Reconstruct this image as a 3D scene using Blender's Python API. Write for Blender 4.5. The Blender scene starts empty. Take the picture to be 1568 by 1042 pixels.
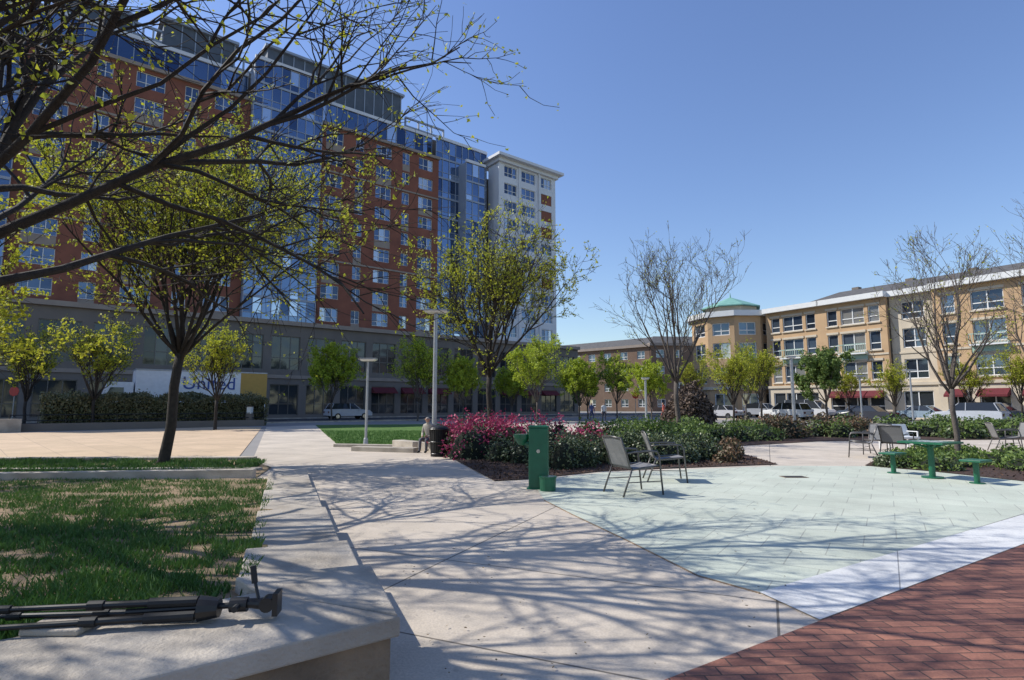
import bpy, math, random
from mathutils import Vector, noise, Matrix
R=random.Random(7)
scene=bpy.context.scene
scene.view_settings.view_transform='Standard'; scene.view_settings.look='None'; scene.view_settings.exposure=0
# ------------------------------------------------------------------ materials
def nodes(name):
    m=bpy.data.materials.new(name); m.use_nodes=True; nt=m.node_tree
    return m,nt,nt.nodes['Principled BSDF']
def N(nt,t,**k):
    n=nt.nodes.new(t)
    for a,b in k.items():
        if a in n.inputs: n.inputs[a].default_value=b
        else: setattr(n,a,b)
    return n
def rgba(c): return (c[0],c[1],c[2],1)
def mixc(nt,a,b,fac,mode='MIX'):
    m=nt.nodes.new('ShaderNodeMix'); m.data_type='RGBA'; m.blend_type=mode
    for sock,v in ((m.inputs[6],a),(m.inputs[7],b),(m.inputs[0],fac)):
        if hasattr(v,'links'): nt.links.new(v,sock)
        elif isinstance(v,(int,float)): sock.default_value=v
        else: sock.default_value=rgba(v)
    return m.outputs[2]
def mat(name,c1,c2=None,scale=3.0,rough=.7,metal=0.0,bump=0.0,bscale=None,detail=4,island=False,spec=None,trans=0):
    m,nt,b=nodes(name)
    c2=c2 or tuple(x*.75 for x in c1)
    tc=N(nt,'ShaderNodeTexCoord')
    no=N(nt,'ShaderNodeTexNoise',Scale=scale,Detail=detail); nt.links.new(tc.outputs['Object'],no.inputs['Vector'])
    if island:
        g=N(nt,'ShaderNodeNewGeometry'); col=mixc(nt,c1,c2,g.outputs['Random Per Island'])
    else:
        rp=N(nt,'ShaderNodeMapRange'); rp.inputs[1].default_value=.3; rp.inputs[2].default_value=.7
        nt.links.new(no.outputs['Fac'],rp.inputs[0]); col=mixc(nt,c1,c2,rp.outputs[0])
    nt.links.new(col,b.inputs['Base Color'])
    b.inputs['Roughness'].default_value=rough; b.inputs['Metallic'].default_value=metal
    if spec is not None: b.inputs['Specular IOR Level'].default_value=spec
    if bump:
        n2=N(nt,'ShaderNodeTexNoise',Scale=bscale or scale*8,Detail=3); nt.links.new(tc.outputs['Object'],n2.inputs['Vector'])
        bp=N(nt,'ShaderNodeBump',Strength=bump,Distance=.02); nt.links.new(n2.outputs['Fac'],bp.inputs['Height']); nt.links.new(bp.outputs[0],b.inputs['Normal'])
    if trans:
        t=N(nt,'ShaderNodeBsdfTranslucent'); nt.links.new(col,t.inputs[0])
        ms=N(nt,'ShaderNodeMixShader'); ms.inputs[0].default_value=trans
        nt.links.new(b.outputs[0],ms.inputs[1]); nt.links.new(t.outputs[0],ms.inputs[2])
        nt.links.new(ms.outputs[0],nt.nodes['Material Output'].inputs[0])
    return m
def paving(name,c1,c2,mort,bw,rh,ms,rot,offset=0.0,stain=.25,rough=.8,bump=.3,stainscale=.6):
    m,nt,b=nodes(name)
    tc=N(nt,'ShaderNodeTexCoord'); mp=N(nt,'ShaderNodeMapping'); mp.inputs['Rotation'].default_value=(0,0,rot)
    nt.links.new(tc.outputs['Object'],mp.inputs[0])
    br=N(nt,'ShaderNodeTexBrick'); br.offset=offset
    br.inputs['Scale'].default_value=1; br.inputs['Brick Width'].default_value=bw; br.inputs['Row Height'].default_value=rh
    br.inputs['Mortar Size'].default_value=ms; br.inputs['Mortar Smooth'].default_value=.3
    br.inputs['Color1'].default_value=rgba(c1); br.inputs['Color2'].default_value=rgba(c2); br.inputs['Mortar'].default_value=rgba(mort)
    nt.links.new(mp.outputs[0],br.inputs['Vector'])
    n1=N(nt,'ShaderNodeTexNoise',Scale=stainscale,Detail=6,Roughness=.65); nt.links.new(tc.outputs['Object'],n1.inputs['Vector'])
    r1=N(nt,'ShaderNodeMapRange'); r1.inputs[1].default_value=.3; r1.inputs[2].default_value=.7; r1.inputs[3].default_value=1-stain; r1.inputs[4].default_value=1.06
    nt.links.new(n1.outputs['Fac'],r1.inputs[0])
    n2=N(nt,'ShaderNodeTexNoise',Scale=60,Detail=3); nt.links.new(tc.outputs['Object'],n2.inputs['Vector'])
    r2=N(nt,'ShaderNodeMapRange'); r2.inputs[1].default_value=.3; r2.inputs[2].default_value=.7; r2.inputs[3].default_value=.86; r2.inputs[4].default_value=1.08
    nt.links.new(n2.outputs['Fac'],r2.inputs[0])
    n3=N(nt,'ShaderNodeTexNoise',Scale=7,Detail=2); nt.links.new(tc.outputs['Object'],n3.inputs['Vector'])
    r3=N(nt,'ShaderNodeMapRange'); r3.inputs[1].default_value=.70; r3.inputs[2].default_value=.76; r3.inputs[3].default_value=1; r3.inputs[4].default_value=.8
    nt.links.new(n3.outputs['Fac'],r3.inputs[0])
    mu=N(nt,'ShaderNodeMath',operation='MULTIPLY'); nt.links.new(r1.outputs[0],mu.inputs[0]); nt.links.new(r2.outputs[0],mu.inputs[1])
    mu2=N(nt,'ShaderNodeMath',operation='MULTIPLY'); nt.links.new(mu.outputs[0],mu2.inputs[0]); nt.links.new(r3.outputs[0],mu2.inputs[1])
    vm=N(nt,'ShaderNodeVectorMath',operation='SCALE'); nt.links.new(br.outputs['Color'],vm.inputs[0]); nt.links.new(mu2.outputs[0],vm.inputs['Scale'])
    nt.links.new(vm.outputs[0],b.inputs['Base Color']); b.inputs['Roughness'].default_value=rough
    bp=N(nt,'ShaderNodeBump',Strength=bump,Distance=.01); 
    ad=N(nt,'ShaderNodeMath',operation='SUBTRACT'); nt.links.new(n2.outputs['Fac'],ad.inputs[0]); nt.links.new(br.outputs['Fac'],ad.inputs[1])
    nt.links.new(ad.outputs[0],bp.inputs['Height']); nt.links.new(bp.outputs[0],b.inputs['Normal'])
    return m
M={}
M['conc']=paving('concrete_paving',(.66,.565,.45),(.60,.515,.415),(.20,.17,.135),3.0,1.7,.011,.42,0,.26)
M['band']=paving('white_concrete',(.70,.69,.66),(.66,.65,.62),(.3,.3,.3),1.5,5,.006,.58,0,.15)
M['green']=paving('green_pavers',(.60,.625,.51),(.555,.59,.48),(.40,.41,.34),.62,.62,.007,.58,.5,.25)
M['redbrick']=paving('red_brick_paving',(.42,.18,.115),(.22,.09,.065),(.09,.055,.045),.21,.105,.006,-.05,.5,.35,bump=.5)
M['tan']=paving('tan_paving',(.66,.48,.31),(.60,.44,.28),(.38,.28,.2),1.2,1.2,.01,.8,.5,.2)
M['asphalt']=mat('asphalt',(.055,.055,.057),(.04,.04,.042),1,.9,bump=.3,bscale=80)
M['sidewalk']=mat('sidewalk',(.30,.28,.26),(.25,.235,.22),.3,.85)
M['farground']=mat('far_ground',(.10,.11,.07),(.07,.09,.05),.05,.95)
M['cast']=mat('cast_concrete',(.54,.475,.39),(.32,.275,.22),2.2,.85,bump=.5,bscale=45,detail=10)
M['castrough']=mat('weathered_concrete',(.32,.23,.15),(.17,.125,.085),3.5,.9,bump=.8,bscale=30,detail=8)
M['soil']=mat('mulch',(.085,.045,.03),(.035,.02,.014),9,.95,bump=1,bscale=60)
M['dirt']=mat('lawn_soil',(.36,.24,.145),(.15,.125,.06),2.6,.95,bump=.8,bscale=50)
M['lawn']=mat('lawn',(.10,.19,.03),(.065,.135,.02),1.4,.95,bump=1,bscale=120,detail=8)
M['blade']=mat('grass_blade',(.045,.12,.018),(.10,.20,.035),rough=.6,island=True,trans=.2)
M['bark']=mat('bark',(.050,.039,.030),(.026,.020,.016),12,.9,bump=.7,bscale=50)
M['barkg']=mat('bark_grey',(.14,.115,.095),(.08,.065,.055),12,.9,bump=.5,bscale=50)
M['bud']=mat('yellow_green_leaf',(.56,.54,.045),(.36,.42,.035),rough=.6,island=True,trans=.45)
M['leafbright']=mat('bright_leaf',(.52,.58,.05),(.30,.40,.035),rough=.6,island=True,trans=.45)
M['leafmid']=mat('mid_leaf',(.21,.29,.06),(.08,.14,.035),rough=.6,island=True,trans=.3)
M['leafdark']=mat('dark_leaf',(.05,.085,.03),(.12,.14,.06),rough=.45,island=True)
M['leafbronze']=mat('bronze_leaf',(.17,.085,.045),(.09,.09,.04),rough=.6,island=True)
M['hedge']=mat('hedge_leaf',(.09,.11,.045),(.21,.19,.10),rough=.6,island=True,trans=.15)
M['azalea']=mat('azalea_flower',(.55,.06,.16),(.26,.025,.07),rough=.6,island=True,trans=.15)
M['core']=mat('shrub_shade',(.015,.02,.01),(.01,.013,.008),5,1)  # near-black fill colour standing in for shade between the leaves
M['dry']=mat('dry_stems',(.16,.115,.085),(.09,.065,.05),rough=.9,island=True)
M['chip']=mat('bark_chip',(.12,.065,.04),(.05,.028,.02),rough=.95,island=True)
M['litter']=mat('leaf_litter',(.22,.16,.08),(.10,.07,.04),rough=.9,island=True)
def glassmat(name,ca,cb,metal,rough=.06,light=None,thr=.86):
    m,nt,b=nodes(name); g=N(nt,'ShaderNodeNewGeometry'); col=mixc(nt,ca,cb,g.outputs['Random Per Island'])
    if light:
        wn=N(nt,'ShaderNodeMath',operation='MULTIPLY'); wn.inputs[1].default_value=37.7; nt.links.new(g.outputs['Random Per Island'],wn.inputs[0])
        fr=N(nt,'ShaderNodeMath',operation='FRACT'); nt.links.new(wn.outputs[0],fr.inputs[0])
        gt=N(nt,'ShaderNodeMath',operation='GREATER_THAN'); gt.inputs[1].default_value=thr; nt.links.new(fr.outputs[0],gt.inputs[0])
        col=mixc(nt,col,light,gt.outputs[0])
    nt.links.new(col,b.inputs['Base Color']); b.inputs['Metallic'].default_value=metal; b.inputs['Roughness'].default_value=rough
    tc=N(nt,'ShaderNodeTexCoord'); no=N(nt,'ShaderNodeTexNoise',Scale=.5,Detail=1); nt.links.new(tc.outputs['Object'],no.inputs[0])
    bp=N(nt,'ShaderNodeBump',Strength=.25,Distance=.15); nt.links.new(no.outputs['Fac'],bp.inputs['Height']); nt.links.new(bp.outputs[0],b.inputs['Normal'])
    return m
M['glass']=glassmat('blue_glass',(.045,.07,.13),(.22,.30,.44),.8,light=(.50,.56,.64),thr=.93)
M['glassd']=glassmat('punched_window_glass',(.04,.055,.09),(.18,.24,.35),.7,light=(.45,.47,.5),thr=.92)
M['glass2']=glassmat('window_glass',(.04,.055,.08),(.16,.21,.27),.6,light=(.45,.45,.42),thr=.85)
M['darkglass']=glassmat('shop_glass',(.03,.035,.04),(.07,.08,.09),.4)
M['brick']=mat('brick_wall',(.27,.10,.062),(.20,.074,.048),.8,.9,bump=.2,bscale=20)
M['brickbrown']=mat('brown_brick_wall',(.20,.13,.09),(.16,.10,.07),.8,.9)
M['tanbrick']=mat('tan_brick_wall',(.56,.375,.21),(.47,.31,.175),.6,.9,bump=.2,bscale=20)
M['tanbrick2']=mat('brown_tan_brick_wall',(.38,.235,.135),(.31,.195,.115),.6,.9)
M['cream']=mat('cream_stone',(.62,.53,.40),(.54,.46,.35),1,.85)
M['stone']=mat('grey_stone',(.20,.17,.145),(.16,.138,.118),.6,.85)
M['panel']=mat('beige_spandrel',(.33,.27,.22),(.28,.225,.185),1,.8)
M['white']=mat('white_panel',(.70,.70,.72),(.64,.64,.66),.5,.6)
M['slab']=mat('slab_edge',(.34,.38,.45),(.28,.32,.39),.5,.5)
M['trim']=mat('white_frame',(.75,.75,.73),(.70,.70,.68),2,.5)
M['dkpanel']=mat('dark_louver',(.10,.115,.14),(.07,.085,.105),1,.6)
M['roof']=mat('roof_shingle',(.12,.115,.11),(.08,.077,.075),2,.9)
M['copper']=mat('verdigris',(.22,.44,.36),(.17,.36,.29),2,.6)
M['mint']=mat('mint_bay_panel',(.36,.50,.42),(.30,.44,.37),2,.6)
M['awning']=mat('red_awning',(.14,.015,.022),(.10,.012,.016),3,.8)
M['greenpaint']=mat('green_paint',(.012,.13,.065),(.008,.10,.05),6,.38)
M['bronze']=mat('grey_metal',(.15,.14,.13),(.11,.105,.10),10,.4,metal=.5)
M['sling']=mat('sling_mesh',(.24,.235,.23),(.15,.15,.15),180,.7,detail=0)
M['pole']=mat('lamp_metal',(.42,.43,.44),(.36,.37,.38),5,.4,metal=.4)
M['black']=mat('black_metal',(.015,.015,.016),(.01,.01,.011),10,.4)
M['blackm']=mat('black_rubber',(.012,.012,.013),(.02,.02,.02),10,.65)
M['chrome']=mat('steel',(.6,.6,.6),(.5,.5,.5),10,.25,metal=1)
M['skin']=mat('skin',(.50,.31,.22),(.45,.27,.19),8,.55)
M['lampglass']=mat('frosted_glass',(.75,.75,.72),(.7,.7,.68),5,.3)
_cm={}
def cmat(c,rough=.35,nm='paint'):
    k=(c,rough,nm)
    if k not in _cm: _cm[k]=mat(nm,c,tuple(x*.9 for x in c),4,rough)
    return _cm[k]
# ------------------------------------------------------------------ mesh builder
class MB:
    def __init__(s): s.v=[]; s.f=[]; s.m=[]; s.mats=[]
    def mi(s,m):
        if m not in s.mats: s.mats.append(m)
        return s.mats.index(m)
    def face(s,pts,m):
        i=len(s.v); s.v+= [tuple(p) for p in pts]; s.f.append(tuple(range(i,i+len(pts)))); s.m.append(s.mi(m))
    def hexa(s,p,m):
        i=len(s.v); s.v+=[tuple(q) for q in p]; k=s.mi(m)
        for f in ((0,3,2,1),(4,5,6,7),(0,1,5,4),(1,2,6,5),(2,3,7,6),(3,0,4,7)):
            s.f.append(tuple(i+a for a in f)); s.m.append(k)
    def box(s,x0,x1,y0,y1,z0,z1,m,T=None):
        p=[(x0,y0,z0),(x1,y0,z0),(x1,y1,z0),(x0,y1,z0),(x0,y0,z1),(x1,y0,z1),(x1,y1,z1),(x0,y1,z1)]
        if T: p=[T(*q) for q in p]
        s.hexa(p,m)
    def tube(s,pts,rad,m,n=8,cap=True):
        pts=[Vector(p) for p in pts]
        if not hasattr(rad,'__len__'): rad=[rad]*len(pts)
        k=s.mi(m); i0=len(s.v); up=None
        for j,p in enumerate(pts):
            if j==0: d=pts[1]-p
            elif j==len(pts)-1: d=p-pts[j-1]
            else: d=pts[j+1]-pts[j-1]
            d=d.normalized() if d.length>1e-9 else Vector((0,0,1))
            if up is None: up=Vector((1,0,0)) if abs(d.x)<.8 else Vector((0,1,0))
            a=(up-d*up.dot(d)).normalized(); up=a; b=d.cross(a)
            for q in range(n):
                t=2*math.pi*q/n; s.v.append(tuple(p+(a*math.cos(t)+b*math.sin(t))*rad[j]))
        for j in range(len(pts)-1):
            for q in range(n):
                a=i0+j*n+q; b2=i0+j*n+(q+1)%n
                s.f.append((a,b2,b2+n,a+n)); s.m.append(k)
        if cap and n>3:
            s.f.append(tuple(i0+q for q in reversed(range(n)))); s.m.append(k)
            e=i0+(len(pts)-1)*n; s.f.append(tuple(e+q for q in range(n))); s.m.append(k)
    def build(s,name,parent=None,smooth=False,bevel=0,loc=None):
        me=bpy.data.meshes.new(name); me.from_pydata(s.v,[],s.f)
        for m in s.mats: me.materials.append(m)
        me.polygons.foreach_set('material_index',s.m)
        if smooth: me.polygons.foreach_set('use_smooth',[True]*len(s.f))
        me.update()
        o=bpy.data.objects.new(name,me); scene.collection.objects.link(o)
        if loc: o.location=loc
        if parent: o.parent=parent
        if bevel:
            b=o.modifiers.new('Bevel','BEVEL'); b.width=bevel; b.segments=2; b.limit_method='ANGLE'
        return o
def root(name,loc=(0,0,0),rot=0):
    e=bpy.data.objects.new(name,None); scene.collection.objects.link(e); e.location=loc; e.rotation_euler=(0,0,rot); e.empty_display_size=.2
    return e
def sheet(name,pts,z,m,zs=None):
    b=MB(); b.face([(p[0],p[1],(zs[i] if zs else z)) for i,p in enumerate(pts)],m); return b.build(name)
def inpoly(x,y,poly):
    ins=False; j=len(poly)-1
    for i in range(len(poly)):
        if (poly[i][1]>y)!=(poly[j][1]>y) and x<(poly[j][0]-poly[i][0])*(y-poly[i][1])/(poly[j][1]-poly[i][1])+poly[i][0]: ins=not ins
        j=i
    return ins
def rvec(r): 
    while True:
        v=Vector((r.uniform(-1,1),r.uniform(-1,1),r.uniform(-1,1)))
        if .05<v.length<1: return v
def leafquad(b,p,s,r,k):
    a=rvec(r).normalized(); c=a.cross(rvec(r)).normalized(); s1=s*r.uniform(.6,1.3); s2=s1*.55
    i=len(b.v); b.v+=[tuple(p-a*s1),tuple(p+c*s2),tuple(p+a*s1),tuple(p-c*s2)]; b.f.append((i,i+1,i+2,i+3)); b.m.append(k)
# ------------------------------------------------------------------ ground
sheet('ground',[(-1500,-1500),(1500,-1500),(1500,1500),(-1500,1500)],0,M['farground'])
FU=Vector((-.78,-.625,0)).normalized(); FN=Vector((.625,-.78,0)).normalized(); FO=Vector((6,96.8,0))
def FP(u,d,z): 
    q=FO+FU*u+FN*d; return (q.x,q.y,z)
RU=Vector((.534,-.845,0)).normalized(); RN=Vector((-.845,-.534,0)).normalized(); RO=Vector((33.9,74,0))
def RP(u,d,z):
    q=RO+RU*u+RN*d; return (q.x,q.y,z)
sheet('sidewalk',[(-120,-30),(90,-30),(90,60),(60,130),(-20,130),(-120,60)],.004,M['sidewalk'])
sheet('plaza_pavement',[(-6.8,-8),(30,-8),(30,24),(14,42),(-4,47),(-14.6,43.6),(-16.9,39.5),(-7.6,17),(-6.2,14.5)],.012,M['conc'])
sheet('road',[FP(-40,8,0)[:2],FP(130,8,0)[:2],FP(130,22,0)[:2],FP(-40,22,0)[:2]],.010,M['asphalt'])
sheet('street',[RP(-30,4,0)[:2],RP(60,4,0)[:2],RP(60,17,0)[:2],RP(-30,17,0)[:2]],.014,M['asphalt'])
b=MB()
for i in range(30): b.box(-35+i*5,-32.5+i*5,14.9,15.05,.0145,.0155,cmat((.75,.75,.7),.7,'road_paint'),T=lambda x,y,z:FP(x,y,z))
b.build('road_marking')
b=MB()
for d0,d1 in ((7.7,8),(22,22.3)): b.box(-30,120,d0,d1,0,.13,M['cast'],T=lambda x,y,z:FP(x,y,z))
b.build('road_kerb')
b=MB()
for d0,d1 in ((3.7,4),(17,17.3)): b.box(-20,60,d0,d1,0,.13,M['cast'],T=lambda x,y,z:RP(x,y,z))
b.build('street_kerb')
sheet('tan_pavement',[(-60,16.0),(-7.8,16.4),(-17.1,39.3),(-20,40),(-27,31.0),(-60,31)],.020,M['tan'])
gl=[(.52,9.41),(.85,8.2),(1.31,6.68),(1.68,5.33),(2.03,4.86)]
sheet('green_pavement',gl+[(20,16.6),(12,14.2),(9.2,14.5),(6.8,14.6),(2.1,13.2),(.4,11.8)],.018,M['green'])
sheet('white_pavement',[(2.03,4.86),(20,16.5),(20,15.75),(2.2,4.26)],.024,M['band'])
sheet('brick_pavement',[(2.2,4.25),(20,15.74),(30,15),(30,-8),(-6,-8),(-6,-1.1)],.022,M['redbrick'])
b=MB()
for i in range(len(gl)-1):
    p,q=Vector((*gl[i],0)),Vector((*gl[i+1],0)); b.tube([(p.x,p.y,.012),(q.x,q.y,.012)],.011,M['castrough'],5)
b.build('paver_edging')
sheet('lawn',[(-14.8,43.2),(-6.35,21.3),(-3.7,22.9),(-2,30),(-4,46)],.026,M['lawn'])
b=MB()
def seg(b,p,q,w,z0,z1,m):
    p=Vector((*p,0)); q=Vector((*q,0)); d=(q-p).normalized(); n=Vector((-d.y,d.x,0))*w/2
    pts=[p-n,q-n,q+n,p+n]
    b.hexa([(a.x,a.y,z0) for a in pts]+[(a.x,a.y,z1) for a in pts],m)
seg(b,(-6.5,21.2),(-4.2,20.7),.3,0,.12,M['cast']); seg(b,(-4.1,20.6),(-3.2,19.6),.42,0,.30,M['cast'])
seg(b,(-5.3,19.4),(-3.1,18.7),.42,0,.16,M['cast']); seg(b,(-3.0,19.5),(-1.8,18.2),.45,0,.30,M['cast'])
b.build('low_seat_wall',bevel=.015)
r=random.Random(99); b=MB(); k=b.mi(M['litter'])
for _ in range(420):
    y=r.uniform(3,15); x=r.uniform(-.35*y,.5*y)
    if r.random()<.5: x=-1.1-.39*(y-3)*1.0+abs(r.gauss(0,.5))+.9
    s=r.uniform(.006,.018); a=r.uniform(0,6.28); c_,s_=math.cos(a)*s,math.sin(a)*s
    i=len(b.v); z=.031; b.v+=[(x-c_,y-s_,z),(x+s_*.5,y-c_*.5,z+.004),(x+c_,y+s_,z+.003),(x-s_*.5,y+c_*.5,z)]; b.f.append((i,i+1,i+2,i+3)); b.m.append(k)
b.build('leaf_litter')
# ------------------------------------------------------------------ retaining wall and sloping lawn
WA=Vector((-.61,3.0,0)); WB=Vector((-4.56,12.9,0)); wd=(WB-WA).normalized(); wn=Vector((-wd.y,wd.x,0))
if wn.x>0: wn=-wn
WW=.76; L=(WB-WA).length
cuts=[0,1.0,2.15,4.5,7.0,L]; hs=[.50,.41,.31,.21,.12]; ox=[.0,.03,.05,.05,.05]
wr=root('retaining_wall'); bw=MB(); bc=MB()
near=Vector((-.80,-.60,0)); nn=Vector((.6,-.8,0))*-1
ic=Vector((-1.42,3.36,0))
for i in range(5):
    a=WA+wd*cuts[i]+wn*ox[i]; e=WA+wd*(cuts[i+1]-.012)+wn*ox[i]; h=hs[i]
    ai=WA+wd*cuts[i]+wn*WW; ei=WA+wd*(cuts[i+1]-.012)+wn*WW
    if i==0: ai=ic; 
    pts=[a,e,ei,ai]
    bw.hexa([(p.x,p.y,-.1) for p in pts]+[(p.x,p.y,h-.1) for p in pts],M['castrough'])
    c=[a-wn*.035,e-wn*.035,ei+wn*.02,ai+wn*.02]
    n=max(1,round((cuts[i+1]-cuts[i])/1.25))
    for k in range(n):
        t0=k/n; t1=(k+1)/n-.006
        q=[c[0].lerp(c[1],t0),c[0].lerp(c[1],t1),c[3].lerp(c[2],t1),c[3].lerp(c[2],t0)]
        bc.hexa([(p.x,p.y,h-.1) for p in q]+[(p.x,p.y,h) for p in q],M['cast'])
pts=[WA-wd*.004,WA+near*5,ic+near*5,ic-wd*.004]
bw.hexa([(p.x,p.y,-.1) for p in pts]+[(p.x,p.y,.40) for p in pts],M['castrough'])
for k in range(4):
    s0=WA-wn*.035-nn*.035-wd*.004; c0=s0+near*(k*1.35); c1=s0+near*((k+1)*1.35-.008)
    i0=ic+near*(k*1.35)-wd*.004; i1=ic+near*((k+1)*1.35-.008)
    q=[c0,c1,i1,i0]; bc.hexa([(p.x,p.y,.40) for p in q]+[(p.x,p.y,.50) for p in q],M['cast'])
bw.build('wall_body',wr); bc.build('cap_slabs',wr,bevel=.012)
def lawnz(x,y):
    t=max(0,min(1,(y-3.0)/9.5)); return .40*(1-t)**1.3+.04
def inner(y):
    t=(y-WA.y)/(WB.y-WA.y); p=WA.lerp(WB,t)+wn*WW; return p.x
b=MB(); ny=20; nx=24
grid={}
for j in range(ny+1):
    y=1.0+(11.7-1.0)*j/ny
    xr=inner(y)+.03 if y>3.4 else ic.x+ (y-3.36)*(.8/.6)+.05
    for i in range(nx+1):
        x=xr+(-16-xr)*i/nx; grid[(i,j)]=len(b.v); b.v.append((x,y+(.3*i/nx),lawnz(x,y)+.03*noise.noise(Vector((x,y,0)))))
k=b.mi(M['dirt'])
for j in range(ny):
    for i in range(nx): b.f.append((grid[(i,j)],grid[(i,j+1)],grid[(i+1,j+1)],grid[(i+1,j)])); b.m.append(k)
b.build('sloping_lawn',smooth=True)
def blades(name,fn,n,hmin,hmax,w=.006,patch=True,seed=1,m=None,thr=-.22):
    r=random.Random(seed); b=MB(); k=b.mi(m or M['blade'])
    for _ in range(n):
        x,y,z=fn(r)
        if patch:
            d=.7*noise.noise(Vector((x*1.4+2,y*1.7,3)))+.6*noise.noise(Vector((x*3.6,y*4.2,9)))
            if d<thr+r.uniform(-.12,.12) and r.random()>.06: continue
        h=r.uniform(hmin,hmax); a=r.uniform(0,6.28); c,s=math.cos(a)*w,math.sin(a)*w
        lx,ly=r.uniform(-.6,.6)*h,r.uniform(-.6,.6)*h
        i=len(b.v); b.v+=[(x-c,y-s,z),(x+c,y+s,z),(x+lx*.4+c*.7,y+ly*.4+s*.7,z+h*.6),(x+lx,y+ly,z+h)]
        b.f+=[(i,i+1,i+2),(i,i+2,i+3)]; b.m+=[k,k]
    return b.build(name)
def f1(r):
    y=1.9+9.6*r.random()**1.5
    xr=inner(y) if y>3.4 else ic.x+(y-3.36)*1.33
    x=xr-.02-(y*.95+1.0)*r.random()
    return x,y,lawnz(x,y)-.01
blades('grass',f1,150000,.035,.09,.005,thr=-.10)
b=MB(); seg(b,(-5.4,12.15),(-16,10.7),.24,0,.21,M['cast']); seg(b,(-7.2,16.2),(-30,15.4),.3,0,.10,M['cast']); seg(b,(-5.9,13.6),(-24,13.2),.22,0,.08,M['cast'])
b.build('lawn_kerb',bevel=.01)
sheet('lawn_strip',[(-5.4,12.3),(-18,10.6),(-32,14.5),(-32,15.3),(-7.3,16.0),(-5.9,14.2)],.030,M['dirt'])
def f2(r):
    y=r.uniform(12.3,15.8); x=-5.7-r.random()*14- (y-12)*.25; return x,y,.03
blades('strip_grass',f2,36000,.05,.12,.010,seed=4,thr=-.15)
def f3(r):
    t=r.random(); y=21.6+t*12; xl=-6.4-(y-21.3)*.386; xr=-3.4+ .2*t; return xl+(xr-xl)*r.random(),y,.026
blades('lawn_grass',f3,16000,.04,.08,.012,patch=False,seed=5,m=mat('lawn_blade',(.10,.21,.03),(.15,.26,.05),island=True))
# ------------------------------------------------------------------ trees
def make_tree(name,loc,H,fork,spread,seed,tr,kids,leaf=None,lsize=.05,nleaf=3,bark='bark',angle=(.35,.85),up=.12,lean=(0,0),leafprob=1.0,minr=.004,lr=(.42,.62),wobs=1.0,t0=.25,rk=(.5,.7)):
    r=random.Random(seed); w=MB(); lv=MB(); maxlev=len(kids); lk=lv.mi(M[leaf]) if leaf else 0
    def branch(p,d,Lb,rad,lev):
        n=(7,7,6,4,3)[min(lev,4)]; pts=[p.copy()]; rads=[rad]; dirs=[d.copy()]
        wob=(.06,.24,.30,.34,.36)[min(lev,4)]*wobs
        for i in range(n):
            d=(d+rvec(r)*wob+Vector((0,0,up*(1 if lev else 0)))).normalized()
            p=p+d*(Lb/n); pts.append(p.copy()); dirs.append(d.copy()); rads.append(max(minr*.6,rad*(1-.72*(i+1)/n)))
        if lev<=1: w.tube(pts,rads,M[bark],8 if lev==0 else 6)
        else: w.tube(pts,rads,M[bark],4 if lev==2 else 3,cap=False)
        if lev<maxlev:
            for j in range(kids[lev]):
                t=r.uniform(t0,1)
                f=t*n; i=min(n-1,int(f)); q=pts[i].lerp(pts[i+1],f-i); dd=dirs[i]
                ax=dd.cross(rvec(r)).normalized(); nd=(Matrix.Rotation(r.uniform(.35,.95),3,ax)@dd); 
                branch(q,nd,Lb*r.uniform(.36,.60)*(1.15-.35*t),max(minr,rads[i]*r.uniform(*rk)),lev+1)
        if leaf and lev>=maxlev-1 and lev>0:
            cl_=noise.noise(pts[0]*.8)
            for q in pts[1:]:
                if r.random()<leafprob*(1+1.2*cl_):
                    for _ in range(nleaf): leafquad(lv,q+rvec(r)*lsize*1.6,lsize,r,lk)
    base=Vector((0,0,-.05)); top=Vector((lean[0],lean[1],fork))
    tp=[base,base.lerp(top,.06),base.lerp(top,.35)+Vector((.02*fork,0.0,0)),base.lerp(top,.7)+Vector((-.01*fork,.01,0)),top]
    w.tube(tp,[tr*1.45,tr*1.08,tr*.95,tr*.88,tr*.85],M[bark],12)
    nl=kids[0]; HL=(H-fork)
    for j in range(nl):
        az=2*math.pi*(j+r.uniform(-.25,.25))/nl; an=r.uniform(*angle)
        d=Vector((math.sin(an)*math.cos(az),math.sin(an)*math.sin(az),math.cos(an)))
        Lb=min(HL/max(.35,math.cos(an)),spread/max(.2,math.sin(an)))*r.uniform(.8,1.0)*.88
        branch(top+Vector((0,0,-r.uniform(0,.12*fork))),d,Lb,tr*r.uniform(*lr),1)
    branch(top,Vector((r.uniform(-.1,.1),r.uniform(-.1,.1),1)).normalized(),HL*.85,tr*.6,1)
    rt=root(name,loc); w.build('trunk_and_branches',rt,smooth=True)
    if leaf: lv.build('leaves',rt)
    return rt
def copy_tree(src,loc,rot,sc):
    e=root(src.name.split('.')[0],loc,rot); e.scale=(sc,sc,sc*R.uniform(.95,1.08))
    for c in src.children:
        o=bpy.data.objects.new(c.name,c.data); scene.collection.objects.link(o); o.parent=e
    return e
make_tree('budding_tree',(-7.0,6.3,0),9.2,3.1,7.8,12,.20,[13,9,7,6],leaf='bud',lsize=.034,nleaf=2,angle=(.55,1.2),up=.035,leafprob=.48,minr=.0065,lr=(.32,.46),wobs=1.15,rk=(.58,.8))
make_tree('budding_tree',(-4.9,1.0,0),8.6,3.6,4.9,17,.17,[10,7,6,5],leaf='bud',lsize=.03,nleaf=2,angle=(.45,1.05),up=.07,leafprob=.4,minr=.007,lr=(.32,.48),wobs=1.1,rk=(.6,.82))
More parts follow.
